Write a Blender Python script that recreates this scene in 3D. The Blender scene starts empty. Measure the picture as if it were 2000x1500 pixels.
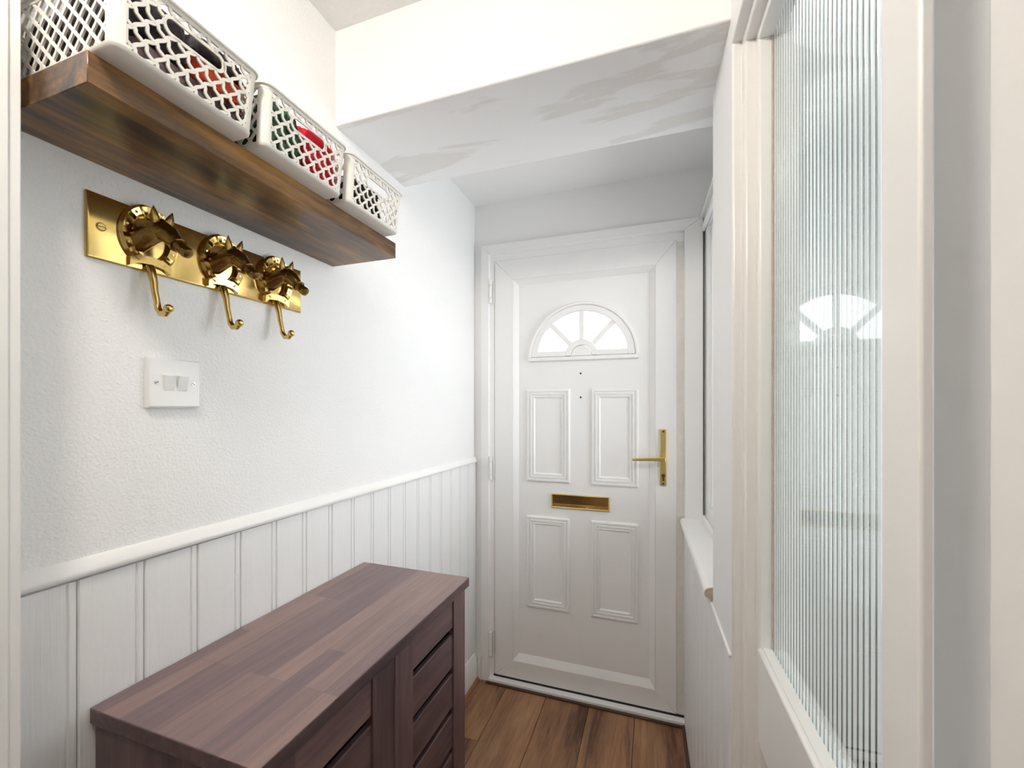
import bpy, bmesh, math, random
from mathutils import Vector, Matrix, noise

# ------------------------------------------------------------------ camera, world, lights, exposure
S = bpy.context.scene
COL = S.collection
TH = math.atan(280 / 815)                       # yaw of the view to the left of the hall axis
CX, CZ = 0.8325, 1.31
cd = bpy.data.cameras.new('camera')
cd.sensor_width = 36; cd.lens = 815 / 2000 * 36; cd.shift_y = 45 / 2000
cd.clip_start = 0.02
cd.dof.use_dof = True; cd.dof.focus_distance = 1.3; cd.dof.aperture_fstop = 10
cam = bpy.data.objects.new('camera', cd); COL.objects.link(cam)
cam.location = (CX, 0, CZ); cam.rotation_euler = (math.pi / 2, 0, TH)
S.camera = cam

wd = bpy.data.worlds.new('sky'); S.world = wd; wd.use_nodes = True
bg = wd.node_tree.nodes['Background']
bg.inputs[0].default_value = (0.95, 0.975, 1.0, 1); bg.inputs[1].default_value = 1.7

def area(name, loc, rot, sx, sy, power, col):
    l = bpy.data.lights.new(name, 'AREA'); l.shape = 'RECTANGLE'; l.size = sx; l.size_y = sy
    l.energy = power; l.color = col
    o = bpy.data.objects.new(name, l); COL.objects.link(o); o.location = loc; o.rotation_euler = rot
    return o
# daylight of the porch window on the right; the hall lamp is built further down, the sky does the rest
area('window_porch_offscreen', (1.42, 1.48, 1.50), (0, math.radians(93), 0), 1.3, 0.7, 5.2, (0.91, 0.96, 1.0))

vs = S.view_settings
vs.view_transform = 'Standard'; vs.look = 'None'; vs.gamma = 1.0; vs.use_curve_mapping = False
vs.exposure = 0.95
S.cycles.use_denoising = True
S.cycles.max_bounces = 9; S.cycles.diffuse_bounces = 5; S.cycles.glossy_bounces = 4
S.cycles.use_adaptive_sampling = True; S.cycles.adaptive_threshold = 0.1
S.cycles.transmission_bounces = 8; S.cycles.transparent_max_bounces = 12
S.cycles.sample_clamp_indirect = 8

# ------------------------------------------------------------------ materials
MATS = {}
def lin(c):
    return tuple(((v / 255) / 12.92 if v / 255 <= 0.04045 else ((v / 255 + 0.055) / 1.055) ** 2.4) for v in c)

class NT:
    def __init__(s, name):
        s.m = bpy.data.materials.new(name); s.m.use_nodes = True
        s.t = s.m.node_tree; s.p = s.t.nodes['Principled BSDF']; s.out = s.t.nodes['Material Output']
        MATS[name] = s.m
    def n(s, typ, **kw):
        nd = s.t.nodes.new(typ)
        for k, v in kw.items():
            if k.startswith('i_'):
                key = k[2:]
                key = int(key) if key.isdigit() else key.replace('_', ' ')
                nd.inputs[key].default_value = v
            else:
                setattr(nd, k, v)
        return nd
    def l(s, a, ai, b, bi):
        s.t.links.new(a.outputs[ai], b.inputs[bi])
    def coords(s, scale=(1, 1, 1), rnd=False, kind='Object'):
        tc = s.n('ShaderNodeTexCoord'); mp = s.n('ShaderNodeMapping')
        mp.inputs['Scale'].default_value = scale
        s.l(tc, kind, mp, 'Vector')
        if rnd:
            oi = s.n('ShaderNodeObjectInfo'); mu = s.n('ShaderNodeMath', operation='MULTIPLY', i_1=37.0)
            s.l(oi, 'Random', mu, 0); s.l(mu, 0, mp, 'Location')
        return mp
    def ramp(s, src, si, stops):
        r = s.n('ShaderNodeValToRGB'); s.l(src, si, r, 'Fac')
        e = r.color_ramp.elements
        while len(e) < len(stops): e.new(0.5)
        for k, (p, c) in enumerate(stops):
            e[k].position = p; e[k].color = (*c, 1)
        return r
    def bump(s, src, si, strength, dist=0.001):
        b = s.n('ShaderNodeBump', i_Strength=strength, i_Distance=dist)
        s.l(src, si, b, 'Height'); s.l(b, 'Normal', s.p, 'Normal')
        return b

def plain(name, col, rough=0.5, metal=0.0, bscale=None, bstr=0.2, bdist=0.001, bstretch=(1, 1, 1), coat=0.0, var=0.0):
    t = NT(name)
    t.p.inputs['Base Color'].default_value = (*col, 1)
    t.p.inputs['Roughness'].default_value = rough
    t.p.inputs['Metallic'].default_value = metal
    if coat: t.p.inputs['Coat Weight'].default_value = coat
    mp = t.coords(bstretch)
    nz = t.n('ShaderNodeTexNoise', i_Scale=bscale or 30.0, i_Detail=2.0, i_Roughness=0.6)
    t.l(mp, 'Vector', nz, 'Vector')
    if bscale: t.bump(nz, 'Fac', bstr, bdist)
    if var:
        c2 = tuple(v * (1 - var) for v in col)
        r = t.ramp(nz, 'Fac', [(0.3, c2), (0.7, col)]); t.l(r, 'Color', t.p, 'Base Color')
    return t.m

M_WALL = plain('wall_paint', (0.90, 0.90, 0.895), 0.7, bscale=190, bstr=0.9, bdist=0.002)
M_SMOOTH = plain('smooth_paint', (0.90, 0.90, 0.90), 0.6, bscale=25, bstr=0.05)
M_CEIL = plain('textured_ceiling', (0.86, 0.86, 0.85), 0.8, bscale=45, bstr=0.6, bdist=0.004)
M_GLOSS = plain('white_gloss_paint', (0.90, 0.895, 0.885), 0.3, bscale=9, bstr=0.10, bdist=0.002)
M_CREAM = plain('cream_warm_lit_gloss', (0.87, 0.855, 0.83), 0.3, bscale=14, bstr=0.15, bdist=0.002)  # white gloss with the jambs' warm light partly put into the tint
M_UPVC = plain('white_upvc', (0.90, 0.90, 0.895), 0.42, bscale=4, bstr=0.02)
M_PVCD = plain('shaded_grubby_upvc', (0.82, 0.80, 0.76), 0.4, bscale=30, bstr=0.05, var=0.06)  # beige tone holds the shade of the door rebates; also worn skirting stub
M_PLASTIC = plain('white_plastic', (0.87, 0.87, 0.86), 0.25, bscale=4, bstr=0.01)
M_BASKET = plain('basket_plastic', (0.86, 0.84, 0.79), 0.35, bscale=20, bstr=0.03)
M_BLACK = plain('black_rubber', (0.012, 0.012, 0.013), 0.6, bscale=50, bstr=0.05)
M_STEEL = plain('screw_steel', (0.42, 0.40, 0.40), 0.3, 1.0, bscale=60, bstr=0.05)
M_BRASS = plain('polished_brass', (0.74, 0.53, 0.19), 0.17, 1.0, bscale=35, bstr=0.04, var=0.12)
M_BRASSD = plain('aged_brass', (0.30, 0.18, 0.055), 0.27, 1.0, bscale=110, bstr=0.3, var=0.35)
M_GOLD = plain('satin_gold', (0.70, 0.54, 0.22), 0.35, 1.0, bscale=60, bstr=0.02)
M_BEIGE = plain('bare_wood_end', (0.60, 0.50, 0.41), 0.7, bscale=60, bstr=0.2, var=0.2)
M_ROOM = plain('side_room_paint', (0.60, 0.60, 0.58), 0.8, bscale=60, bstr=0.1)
M_TIMBER = plain('dark_timber_strip', (0.10, 0.048, 0.028), 0.5, bscale=30, bstr=0.2, bstretch=(4, 0.3, 4), var=0.35)

def embossed(name):
    t = NT(name)
    t.p.inputs['Base Color'].default_value = (0.86, 0.865, 0.865, 1); t.p.inputs['Roughness'].default_value = 0.32
    mp = t.coords((1, 1, 0.035), rnd=True)
    nz = t.n('ShaderNodeTexNoise', i_Scale=190.0, i_Detail=4.0, i_Distortion=0.6)
    t.l(mp, 'Vector', nz, 'Vector')
    t.bump(nz, 'Fac', 0.85, 0.0014)
    return t.m
M_PLANK = embossed('embossed_white_plank')

def beam_plaster():
    t = NT('patched_plaster')
    mp = t.coords((1.3, 7.0, 1))
    nz = t.n('ShaderNodeTexNoise', i_Scale=1.6, i_Detail=6.0, i_Roughness=0.55, i_Distortion=0.4)
    t.l(mp, 'Vector', nz, 'Vector')
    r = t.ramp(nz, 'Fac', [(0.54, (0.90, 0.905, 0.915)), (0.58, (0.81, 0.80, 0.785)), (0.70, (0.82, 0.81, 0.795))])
    t.l(r, 'Color', t.p, 'Base Color'); t.p.inputs['Roughness'].default_value = 0.7
    n2 = t.n('ShaderNodeTexNoise', i_Scale=30.0, i_Detail=4.0)
    t.bump(n2, 'Fac', 0.15, 0.002)
    return t.m
M_PATCH = beam_plaster()

def wood(name, stops, along='Y', scale=14.0, stretch=0.06, rough=0.4, fine=90.0, finestr=0.25, blotch=2.2, rnd=True, coat=0.0, hue=None):
    t = NT(name)
    sc = {'X': (stretch, 1, 1), 'Y': (1, stretch, 1), 'Z': (1, 1, stretch)}[along]
    mp = t.coords(sc, rnd=rnd)
    a = t.n('ShaderNodeTexNoise', i_Scale=scale, i_Detail=7.0, i_Roughness=0.65, i_Distortion=0.8); t.l(mp, 'Vector', a, 'Vector')
    b = t.n('ShaderNodeTexNoise', i_Scale=fine, i_Detail=4.0, i_Roughness=0.7); t.l(mp, 'Vector', b, 'Vector')
    mp2 = t.coords({'X': (0.35, 1, 1), 'Y': (1, 0.35, 1), 'Z': (1, 1, 0.35)}[along], rnd=rnd)
    c = t.n('ShaderNodeTexNoise', i_Scale=blotch, i_Detail=3.0); t.l(mp2, 'Vector', c, 'Vector')
    m1 = t.n('ShaderNodeMath', operation='MULTIPLY', i_1=0.5); t.l(a, 'Fac', m1, 0)
    m2 = t.n('ShaderNodeMath', operation='MULTIPLY_ADD', i_1=0.22); t.l(b, 'Fac', m2, 0); t.l(m1, 0, m2, 2)
    m3 = t.n('ShaderNodeMath', operation='MULTIPLY_ADD', i_1=0.28); t.l(c, 'Fac', m3, 0); t.l(m2, 0, m3, 2)
    r = t.ramp(m3, 0, stops)
    src = r
    if rnd:
        oi = t.n('ShaderNodeObjectInfo')
        mr = t.n('ShaderNodeMapRange'); mr.inputs['To Min'].default_value = 0.82; mr.inputs['To Max'].default_value = 1.18
        t.l(oi, 'Random', mr, 'Value')
        hs = t.n('ShaderNodeHueSaturation'); t.l(mr, 'Result', hs, 'Value'); t.l(r, 'Color', hs, 'Color')
        src = hs
    t.l(src, 'Color', t.p, 'Base Color')
    t.p.inputs['Roughness'].default_value = rough
    if coat: t.p.inputs['Coat Weight'].default_value = coat; t.p.inputs['Coat Roughness'].default_value = 0.25
    t.bump(b, 'Fac', finestr, 0.0006)
    return t.m
M_SHELF = wood('rustic_shelf_wood', [(0.40, lin((52, 44, 44))), (0.465, lin((92, 70, 54))), (0.52, lin((126, 92, 56))), (0.59, lin((168, 124, 66)))],
               scale=17, stretch=0.10, blotch=8, rough=0.3, rnd=False)
M_FLOOR = wood('brown_oak_laminate', [(0.38, lin((92, 62, 46))), (0.46, lin((142, 102, 74))), (0.53, lin((166, 122, 88))), (0.62, lin((190, 146, 108)))],
               scale=16, stretch=0.09, blotch=5, rough=0.42)
STOP_C = [(0.38, lin((62, 47, 50))), (0.47, lin((88, 68, 70))), (0.55, lin((106, 82, 82))), (0.64, lin((128, 100, 94)))]
M_CABV = wood('cabinet_wood_upright', STOP_C, along='Z', scale=12, stretch=0.08, blotch=4, rough=0.36)
M_CABH = wood('cabinet_wood_slat', STOP_C, along='Y', scale=12, stretch=0.08, blotch=4, rough=0.36)

def staves():
    t = NT('stave_printed_top')
    tc = t.n('ShaderNodeTexCoord'); mp = t.n('ShaderNodeMapping'); mp.inputs['Rotation'].default_value = (0, 0, math.pi / 2)
    t.l(tc, 'Object', mp, 'Vector')
    br = t.n('ShaderNodeTexBrick', offset=0.37, offset_frequency=3, squash=1.0)
    br.inputs['Color1'].default_value = (*lin((124, 104, 106)), 1); br.inputs['Color2'].default_value = (*lin((156, 130, 124)), 1)
    br.inputs['Mortar'].default_value = (*lin((120, 100, 102)), 1)
    br.inputs['Scale'].default_value = 1.0; br.inputs['Mortar Size'].default_value = 0.0004
    br.inputs['Brick Width'].default_value = 0.27; br.inputs['Row Height'].default_value = 0.0405; br.inputs['Bias'].default_value = -0.25
    t.l(mp, 'Vector', br, 'Vector')
    m2 = t.coords((1, 0.06, 1))
    nz = t.n('ShaderNodeTexNoise', i_Scale=70.0, i_Detail=6.0, i_Roughness=0.7); t.l(m2, 'Vector', nz, 'Vector')
    r = t.ramp(nz, 'Fac', [(0.3, (0.62, 0.62, 0.66)), (0.7, (1.15, 1.1, 1.08))])
    mx = t.n('ShaderNodeMix', data_type='RGBA', blend_type='MULTIPLY'); mx.inputs['Factor'].default_value = 0.75
    t.l(br, 'Color', mx, 6); t.l(r, 'Color', mx, 7)
    t.l(mx, 2, t.p, 'Base Color')
    t.p.inputs['Roughness'].default_value = 0.34
    t.bump(nz, 'Fac', 0.12, 0.0005)
    return t.m
M_TOP = staves()

def clear_pane(name, tint=(1, 1, 1), refl=0.08):
    t = NT(name)
    tr = t.n('ShaderNodeBsdfTransparent'); tr.inputs[0].default_value = (*tint, 1)
    gl = t.n('ShaderNodeBsdfGlossy', i_Roughness=0.02)
    fr = t.n('ShaderNodeFresnel', i_IOR=1.45)
    mx = t.n('ShaderNodeMixShader'); t.l(fr, 0, mx, 0); t.l(tr, 0, mx, 1); t.l(gl, 0, mx, 2)
    nz = t.n('ShaderNodeTexNoise', i_Scale=3.0); b = t.n('ShaderNodeBump', i_Strength=0.02)
    t.l(nz, 'Fac', b, 'Height'); t.l(b, 'Normal', gl, 'Normal')
    t.l(mx, 0, t.out, 'Surface')
    return t.m
M_PANE = clear_pane('clear_glass')

def refractive(name, col, ior, rough, bscale, bstr):
    t = NT(name)
    t.p.inputs['Base Color'].default_value = (*col, 1); t.p.inputs['Transmission Weight'].default_value = 1
    t.p.inputs['IOR'].default_value = ior; t.p.inputs['Roughness'].default_value = rough
    nz = t.n('ShaderNodeTexNoise', i_Scale=bscale, i_Detail=2.0, i_Distortion=1.2); mp = t.coords()
    t.l(mp, 'Vector', nz, 'Vector'); t.bump(nz, 'Fac', bstr, 0.003)
    return t.m
M_FAN = refractive('pebbled_glass', (0.99, 0.99, 0.99), 1.45, 0.04, 30, 1.0)
M_REED = refractive('reeded_glass', (0.90, 0.97, 0.96), 1.5, 0.0, 12, 0.0)

def cloth(name, c1, c2, scale=30.0):
    t = NT(name)
    mp = t.coords()
    v = t.n('ShaderNodeTexNoise', i_Scale=scale, i_Detail=3.0); t.l(mp, 'Vector', v, 'Vector')
    r = t.ramp(v, 'Fac', [(0.42, c1), (0.58, c2)]); t.l(r, 'Color', t.p, 'Base Color')
    t.p.inputs['Roughness'].default_value = 0.9
    w = t.n('ShaderNodeTexNoise', i_Scale=400.0); t.l(mp, 'Vector', w, 'Vector'); t.bump(w, 'Fac', 0.5, 0.001)
    return t.m
M_CBLACK = cloth('black_cloth', (0.010, 0.008, 0.009), (0.05, 0.04, 0.045), 60)
M_CORANGE = cloth('orange_cloth', (0.60, 0.09, 0.02), (0.45, 0.05, 0.015), 50)
M_CPLUM = cloth('plum_cloth', (0.05, 0.025, 0.03), (0.20, 0.14, 0.14), 45)
M_CGREEN = cloth('green_cloth', (0.012, 0.035, 0.022), (0.10, 0.20, 0.12), 70)
M_CRED = cloth('red_cloth', (0.62, 0.005, 0.025), (0.50, 0.003, 0.02), 40)
M_CWHITE = cloth('white_cloth', (0.75, 0.72, 0.68), (0.62, 0.56, 0.52), 40)
M_CBROWN = cloth('brown_cloth', (0.02, 0.010, 0.008), (0.06, 0.03, 0.022), 50)
M_LEAF = cloth('hedge_leaf', (0.05, 0.12, 0.03), (0.16, 0.28, 0.08), 12)
M_PAVE = plain('grey_paving', (0.35, 0.34, 0.33), 0.85, bscale=12, bstr=0.3, var=0.2)

def glow(name, col, strength):
    t = NT(name)
    t.p.inputs['Base Color'].default_value = (0.9, 0.88, 0.84, 1)
    t.p.inputs['Emission Color'].default_value = (*col, 1); t.p.inputs['Emission Strength'].default_value = strength
    return t.m
M_LAMP = glow('lit_lamp_globe', (1.0, 0.93, 0.83), 60.0)

# ------------------------------------------------------------------ mesh helpers
class MB:
    def __init__(s): s.v = []; s.f = []; s.mi = []; s.m = 0
    def add(s, verts, faces):
        o = len(s.v); s.v += [tuple(p) for p in verts]
        for f in faces: s.f.append(tuple(i + o for i in f)); s.mi.append(s.m)
        return s
    def hexa(s, p):                                  # p: 4 bottom (ccw), 4 top
        return s.add(p, [(3, 2, 1, 0), (4, 5, 6, 7), (0, 1, 5, 4), (1, 2, 6, 5), (2, 3, 7, 6), (3, 0, 4, 7)])
    def box(s, x0, x1, y0, y1, z0, z1):
        return s.hexa([(x0, y0, z0), (x1, y0, z0), (x1, y1, z0), (x0, y1, z0), (x0, y0, z1), (x1, y0, z1), (x1, y1, z1), (x0, y1, z1)])
    def loft(s, rings, closed=True, cap=True, loop=False):
        n = len(rings[0]); v = [p for r in rings for p in r]; f = []
        R = len(rings)
        for i in range(R if loop else R - 1):
            a = i * n; b = ((i + 1) % R) * n
            for j in range(n if closed else n - 1):
                k = (j + 1) % n
                f.append((a + j, a + k, b + k, b + j))
        if cap and not loop and closed:
            f.append(tuple(range(n - 1, -1, -1))); f.append(tuple((R - 1) * n + j for j in range(n)))
        return s.add(v, f)
    def tube(s, path, rad, seg=12, up=(0, 0, 1), flat=1.0, cap=True):
        path = [Vector(p) for p in path]
        rad = rad if isinstance(rad, (list, tuple)) else [rad] * len(path)
        rings = []; u = Vector(up)
        for i, p in enumerate(path):
            t = (path[min(i + 1, len(path) - 1)] - path[max(i - 1, 0)]).normalized()
            a = u - t * u.dot(t)
            if a.length < 1e-4: a = Vector((1, 0, 0)) - t * t.x
            a.normalize(); b = t.cross(a)
            rings.append([p + (a * math.cos(q) + b * math.sin(q) * flat) * rad[i] for q in (2 * math.pi * k / seg for k in range(seg))])
        return s.loft(rings, cap=cap)
    def prism(s, pts2, fn, d0, d1):                  # polygon in 2d, fn(a,b,d)->3d
        n = len(pts2)
        v = [fn(a, b, d0) for a, b in pts2] + [fn(a, b, d1) for a, b in pts2]
        f = [tuple(range(n)), tuple(range(2 * n - 1, n - 1, -1))] + [(i, i + n, (i + 1) % n + n, (i + 1) % n) for i in range(n)]
        return s.add(v, f)
    def strip(s, outer, inner, fn, d0, d1, closed=True):   # ring between two equal-length outlines, extruded
        n = len(outer); v = []
        for d in (d0, d1):
            v += [fn(a, b, d) for a, b in outer] + [fn(a, b, d) for a, b in inner]
        f = []
        for i in range(n if closed else n - 1):
            j = (i + 1) % n
            f += [(i, j, n + j, n + i), (2 * n + i, 3 * n + i, 3 * n + j, 2 * n + j), (i, 2 * n + i, 2 * n + j, j), (n + i, n + j, 3 * n + j, 3 * n + i)]
        if not closed:
            f += [(0, n, 3 * n, 2 * n), (n - 1, 3 * n - 1, 4 * n - 1, 2 * n - 1)]
        return s.add(v, f)
    def mesh(s, name, smooth=True):
        me = bpy.data.meshes.new(name); me.from_pydata(s.v, [], s.f); me.validate()
        bm = bmesh.new(); bm.from_mesh(me); bmesh.ops.recalc_face_normals(bm, faces=bm.faces); bm.to_mesh(me); bm.free()
        if smooth:
            me.polygons.foreach_set('use_smooth', [True] * len(me.polygons)); me.set_sharp_from_angle(angle=math.radians(38))
        return me

def put(o, parent):
    COL.objects.link(o)
    if parent is not None:
        o.parent = parent
        w = Matrix.Identity(4); p = parent
        while p is not None:
            w = p.matrix_basis.copy() @ Matrix.Identity(4) if p.parent is None else w
            p = p.parent
        o.matrix_parent_inverse = w.inverted() if parent.parent is None else Matrix.Identity(4)
    return o
def obj(name, mb, mat, parent=None, bevel=0.0, seg=2, smooth=True):
    me = mb.mesh(name, smooth) if isinstance(mb, MB) else mb
    if mat is not None and not me.materials:
        for m in (mat if isinstance(mat, (list, tuple)) else [mat]): me.materials.append(m)
    if isinstance(mb, MB) and any(mb.mi) and len(mb.mi) == len(me.polygons): me.polygons.foreach_set('material_index', mb.mi)
    o = bpy.data.objects.new(name, me); put(o, parent)
    if bevel:
        b = o.modifiers.new('bevel', 'BEVEL'); b.width = bevel; b.segments = seg; b.limit_method = 'ANGLE'; b.angle_limit = math.radians(40)
        b.harden_normals = False
    return o
def tag(o, label, cat=None, group=None, kind=None):
    if label: o['label'] = label
    if cat: o['category'] = cat
    if group: o['group'] = group
    if kind: o['kind'] = kind
    return o
def thing(name, label, cat, loc=(0, 0, 0), group=None, kind=None):
    o = bpy.data.objects.new(name, None); COL.objects.link(o); o.location = loc; o.empty_display_size = 0.05
    o.matrix_basis = Matrix.Translation(loc)
    return tag(o, label, cat, group, kind)
def struct(name, mb, mat, label, cat, bevel=0.0):
    return tag(obj(name, mb, mat, None, bevel), label, cat, kind='structure')
def bx(*a): return MB().box(*a)
def fy(y0):                                     # plane facing -Y: (x, z, depth towards the camera)
    return lambda a, b, d: (a, y0 - d, b)

# right-hand side runs a touch out of parallel with the left wall
TA = 0.0314
def WL(y): return CX + 0.143 + TA * (0.92 - y)
def RB(mb, o0, o1, y0, y1, z0, z1):
    return mb.hexa([(WL(y0) + o0, y0, z0), (WL(y0) + o1, y0, z0), (WL(y1) + o1, y1, z0), (WL(y1) + o0, y1, z0),
                    (WL(y0) + o0, y0, z1), (WL(y0) + o1, y0, z1), (WL(y1) + o1, y1, z1), (WL(y1) + o0, y1, z1)])

YE = 1.869          # front face of the door leaf
HC, PC = 2.343, 2.287   # ceilings

# ------------------------------------------------------------------ shell
floor = struct('floor', bx(-1.2, 2.5, -2.45, 1.90, -0.06, -0.013), M_TIMBER, 'brown wood plank floor of the hall', 'floor')
random.seed(4)
BWD = 0.192
board_meshes = {}
k = 0
for i in range(-6, 10):
    x0 = -0.018 + BWD * i; x1 = x0 + BWD
    if x1 < -1.2: continue
    offs = {0: 1.505, 1: 0.62, 2: 1.02, 3: 0.72, 4: 0.86}.get(i, random.uniform(0, 1.28))
    cuts = [offs + 1.28 * j for j in range(-4, 3)]
    ys = [-2.45] + [c for c in cuts if -2.4 < c < 1.86] + [1.872]
    for a, b in zip(ys, ys[1:]):
        if x0 > 0.98 and b > 1.2: b = 1.2
        if x0 < -0.1 and b > 0.27: b = 0.27
        if b - a < 0.05: continue
        key = round(b - a, 3)
        if key not in board_meshes:
            me = MB().box(-BWD / 2 + 0.0006, BWD / 2 - 0.0006, -(b - a) / 2 + 0.0005, (b - a) / 2 - 0.0005, -0.013, 0.0).mesh('plank'); me.materials.append(M_FLOOR); board_meshes[key] = me
        o = obj('plank', board_meshes[key], M_FLOOR, floor, bevel=0.0012, seg=1)
        o.location = ((x0 + x1) / 2, (a + b) / 2, 0)

wl = struct('wall_left', bx(-0.12, 0, 0.17, 1.90, 0, 2.40), M_WALL, 'white textured plaster wall above the panelled dado', 'wall')
w = MB(); w.box(-0.12, 0.098, 1.865, 2.0, 0, 2.40); w.box(0.098, 1.02, 1.865, 2.0, 2.04, 2.40); w.box(1.02, 1.45, 1.865, 2.0, 0, 2.40)
struct('wall_end', w, M_SMOOTH, 'smooth white wall around the front door', 'wall')
struct('ceiling', MB().box(-1.2, 2.5, -2.45, 0.93, HC, HC + 0.06), M_CEIL, 'white textured hall ceiling', 'ceiling')
struct('ceiling_porch', MB().box(-0.12, 1.45, 1.26, 1.90, PC, PC + 0.06), M_SMOOTH, 'smooth white porch ceiling in front of the door', 'ceiling')
beam = MB(); beam.box(-0.02, WL(1.0) + 0.02, 0.928, 1.265, 2.082, 2.40)
beam.m = 0
bo = struct('wall_beam', beam, [M_SMOOTH, M_PATCH], 'white boxed beam with patched grey plaster underneath', 'beam', bevel=0.004)
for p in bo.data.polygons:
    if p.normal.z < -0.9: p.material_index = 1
# right hand wall: masonry block beside the beam, wall over the glazed screen, low porch wall
w = MB(); RB(w, 0, 0.26, 0.92, 1.15, 0.8165, 2.40); RB(w, 0.0065, 0.26, 0.92, 1.15, 0, 0.8165); RB(w, 0, 0.12, 0.336, 0.925, 2.027, 2.40)
RB(w, 0.0065, 0.26, 1.15, 1.866, 0, 0.815); RB(w, 0.11, 0.26, 1.10, 1.866, 2.075, 2.40)
wr = struct('wall_right', w, M_SMOOTH, 'white wall beside the porch window and glazed screen', 'wall', bevel=0.003)
# cross wall of the doorway in which the photograph is taken (nibs left and right) and the room behind
w = MB(); w.box(-1.2, 0.074, 0.17, 0.285, 0, HC)
struct('wall_nib', w, M_SMOOTH, 'white wall nib left of the doorway', 'wall')
w = MB(); w.box(1.019, 2.5, 0.17, 0.285, 0, HC); RB(w, 0.085, 0.11, 0.28, 0.345, 0, HC)
struct('wall_near', w, M_SMOOTH, 'narrow wall recess between the white post and warm-tinted lining', 'wall')
w = MB(); w.box(-1.3, -1.2, -2.45, 0.285, 0, HC); w.box(2.5, 2.6, -2.45, 0.285, 0, HC)
w.box(-1.3, 2.6, -2.55, -2.45, 0, HC)
struct('wall_back', w, M_SMOOTH, 'white walls of the room behind the doorway', 'wall')
# side room seen through the reeded glass
w = MB(); w.box(1.24, 2.6, 1.15, 1.25, 0, HC); w.box(2.5, 2.6, 0.285, 1.25, 0, 0.08); w.box(2.5, 2.6, 0.285, 1.25, 2.22, HC)
struct('wall_side_room', w, M_ROOM, 'grey painted room wall behind the reeded glass', 'wall')

# doorway linings close to the lens
w = MB(); w.box(0.070, 0.0935, 0.10, 0.29, 0, HC); w.box(0.0935, 0.0965, 0.10, 0.2785, 0, HC)
struct('trim_1', w, M_GLOSS, 'white door lining left of the doorway', 'door lining', bevel=0.003)
w = MB(); w.box(0.9975, 1.022, 0.10, 0.29, 0, HC)
struct('trim_2', w, M_CREAM, 'warm-tinted white door lining right of the doorway', 'door lining', bevel=0.004)

# ------------------------------------------------------------------ panelling on the left wall
PL = 0.0873
prof = [(0.001, 0.0), (0.001, 0.0050), (0.0015, 0.0072), (0.003, 0.0085), (0.0735, 0.0085), (0.0752, 0.0052), (0.0765, 0.0052), (0.0782, 0.0080), (0.0858, 0.0082), (PL - 0.0008, 0.0072), (PL - 0.0003, 0.0050), (PL - 0.0003, 0.0)]
def plank_mesh(h):
    mb = MB(); mb.loft([[(x, y, z) for y, x in prof] for z in (0.0, h)])
    me = mb.mesh('plank'); me.materials.append(M_PLANK); return me
pm = plank_mesh(1.048)
y = 0.382 - PL
while y < 1.86:
    if y + PL <= 1.865:
        o = obj('plank', pm, M_PLANK, wl)
    else:
        mb = MB(); e = 1.8645 - y
        mb.loft([[(x, min(yy, e), z) for yy, x in prof] for z in (0.0, 1.048)]); o = obj('plank', mb, M_PLANK, wl)
    o.location = (0, y, 0)
    y += PL
# dado cap
cap = [(0, 0), (0.013, 0), (0.0155, 0.004), (0.0150, 0.010), (0.010, 0.017), (0.005, 0.024), (0, 0.026)]
mb = MB(); mb.loft([[(a, 0.292, 1.0535 + b) for a, b in cap], [(a, 1.866, 1.0425 + b) for a, b in cap]])
struct('trim_3', mb, M_GLOSS, 'white moulded dado rail capping the panelling', 'dado rail')
# skirting at the left and its returned stub by the door frame
sk = [(0.0, 0), (0.024, 0), (0.024, 0.085), (0.021, 0.092), (0.022, 0.105), (0.016, 0.116), (0.013, 0.128), (0.0, 0.130)]
mb = MB(); mb.loft([[(a, 1.042, b) for a, b in sk], [(a, 1.838, b) for a, b in sk]])
struct('baseboard_left', mb, M_GLOSS, 'white moulded skirting board beyond the shoe cabinet', 'skirting board')
mb = MB(); mb.loft([[(0.0, 1.866 - a, b) for a, b in sk], [(0.0405, 1.866 - a, b) for a, b in sk]])
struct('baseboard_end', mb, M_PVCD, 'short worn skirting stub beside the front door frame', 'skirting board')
mb = MB(); mb.loft([[(0.0235 + a, 0.30, b) for a, b in [(0, 0), (0.014, 0), (0.012, 0.008), (0.006, 0.014), (0, 0.016)]], [(0.0235 + a, 1.84, b) for a, b in [(0, 0), (0.014, 0), (0.012, 0.008), (0.006, 0.014), (0, 0.016)]]])
struct('trim_4', mb, M_FLOOR, 'brown scotia strip along the skirting board', 'floor trim')
mb = MB(); mb.loft([[(WL(0.93) - 0.001 - a, 0.93, b) for a, b in [(0, 0), (0.012, 0), (0.010, 0.007), (0.005, 0.012), (0, 0.013)]], [(WL(1.85) - 0.001 - a, 1.85, b) for a, b in [(0, 0), (0.012, 0), (0.010, 0.007), (0.005, 0.012), (0, 0.013)]]])
struct('trim_5', mb, M_TIMBER, 'brown floor strip below the window panelling', 'floor trim')

# panelling on the right wall under the sill
pr = 0.0873
y = 0.9265
rp = []
while y < 1.84:
    e = min(pr, 1.862 - y); h = 0.812
    mb = MB()
    mb.loft([[(WL(y + min(yy, e)) + 0.0067 - x * 0.9, y + min(yy, e), z) for yy, x in prof] for z in (0.012, h)])
    obj('plank', mb, M_PLANK, wr); y += pr
mb = MB(); RB(mb, -0.0045, 0.003, 0.9265, 1.16, 0.8115, 0.818)
struct('trim_6', mb, M_CREAM, 'thin cream capping strip on the panelling below the sill end', 'trim', bevel=0.002)

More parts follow.
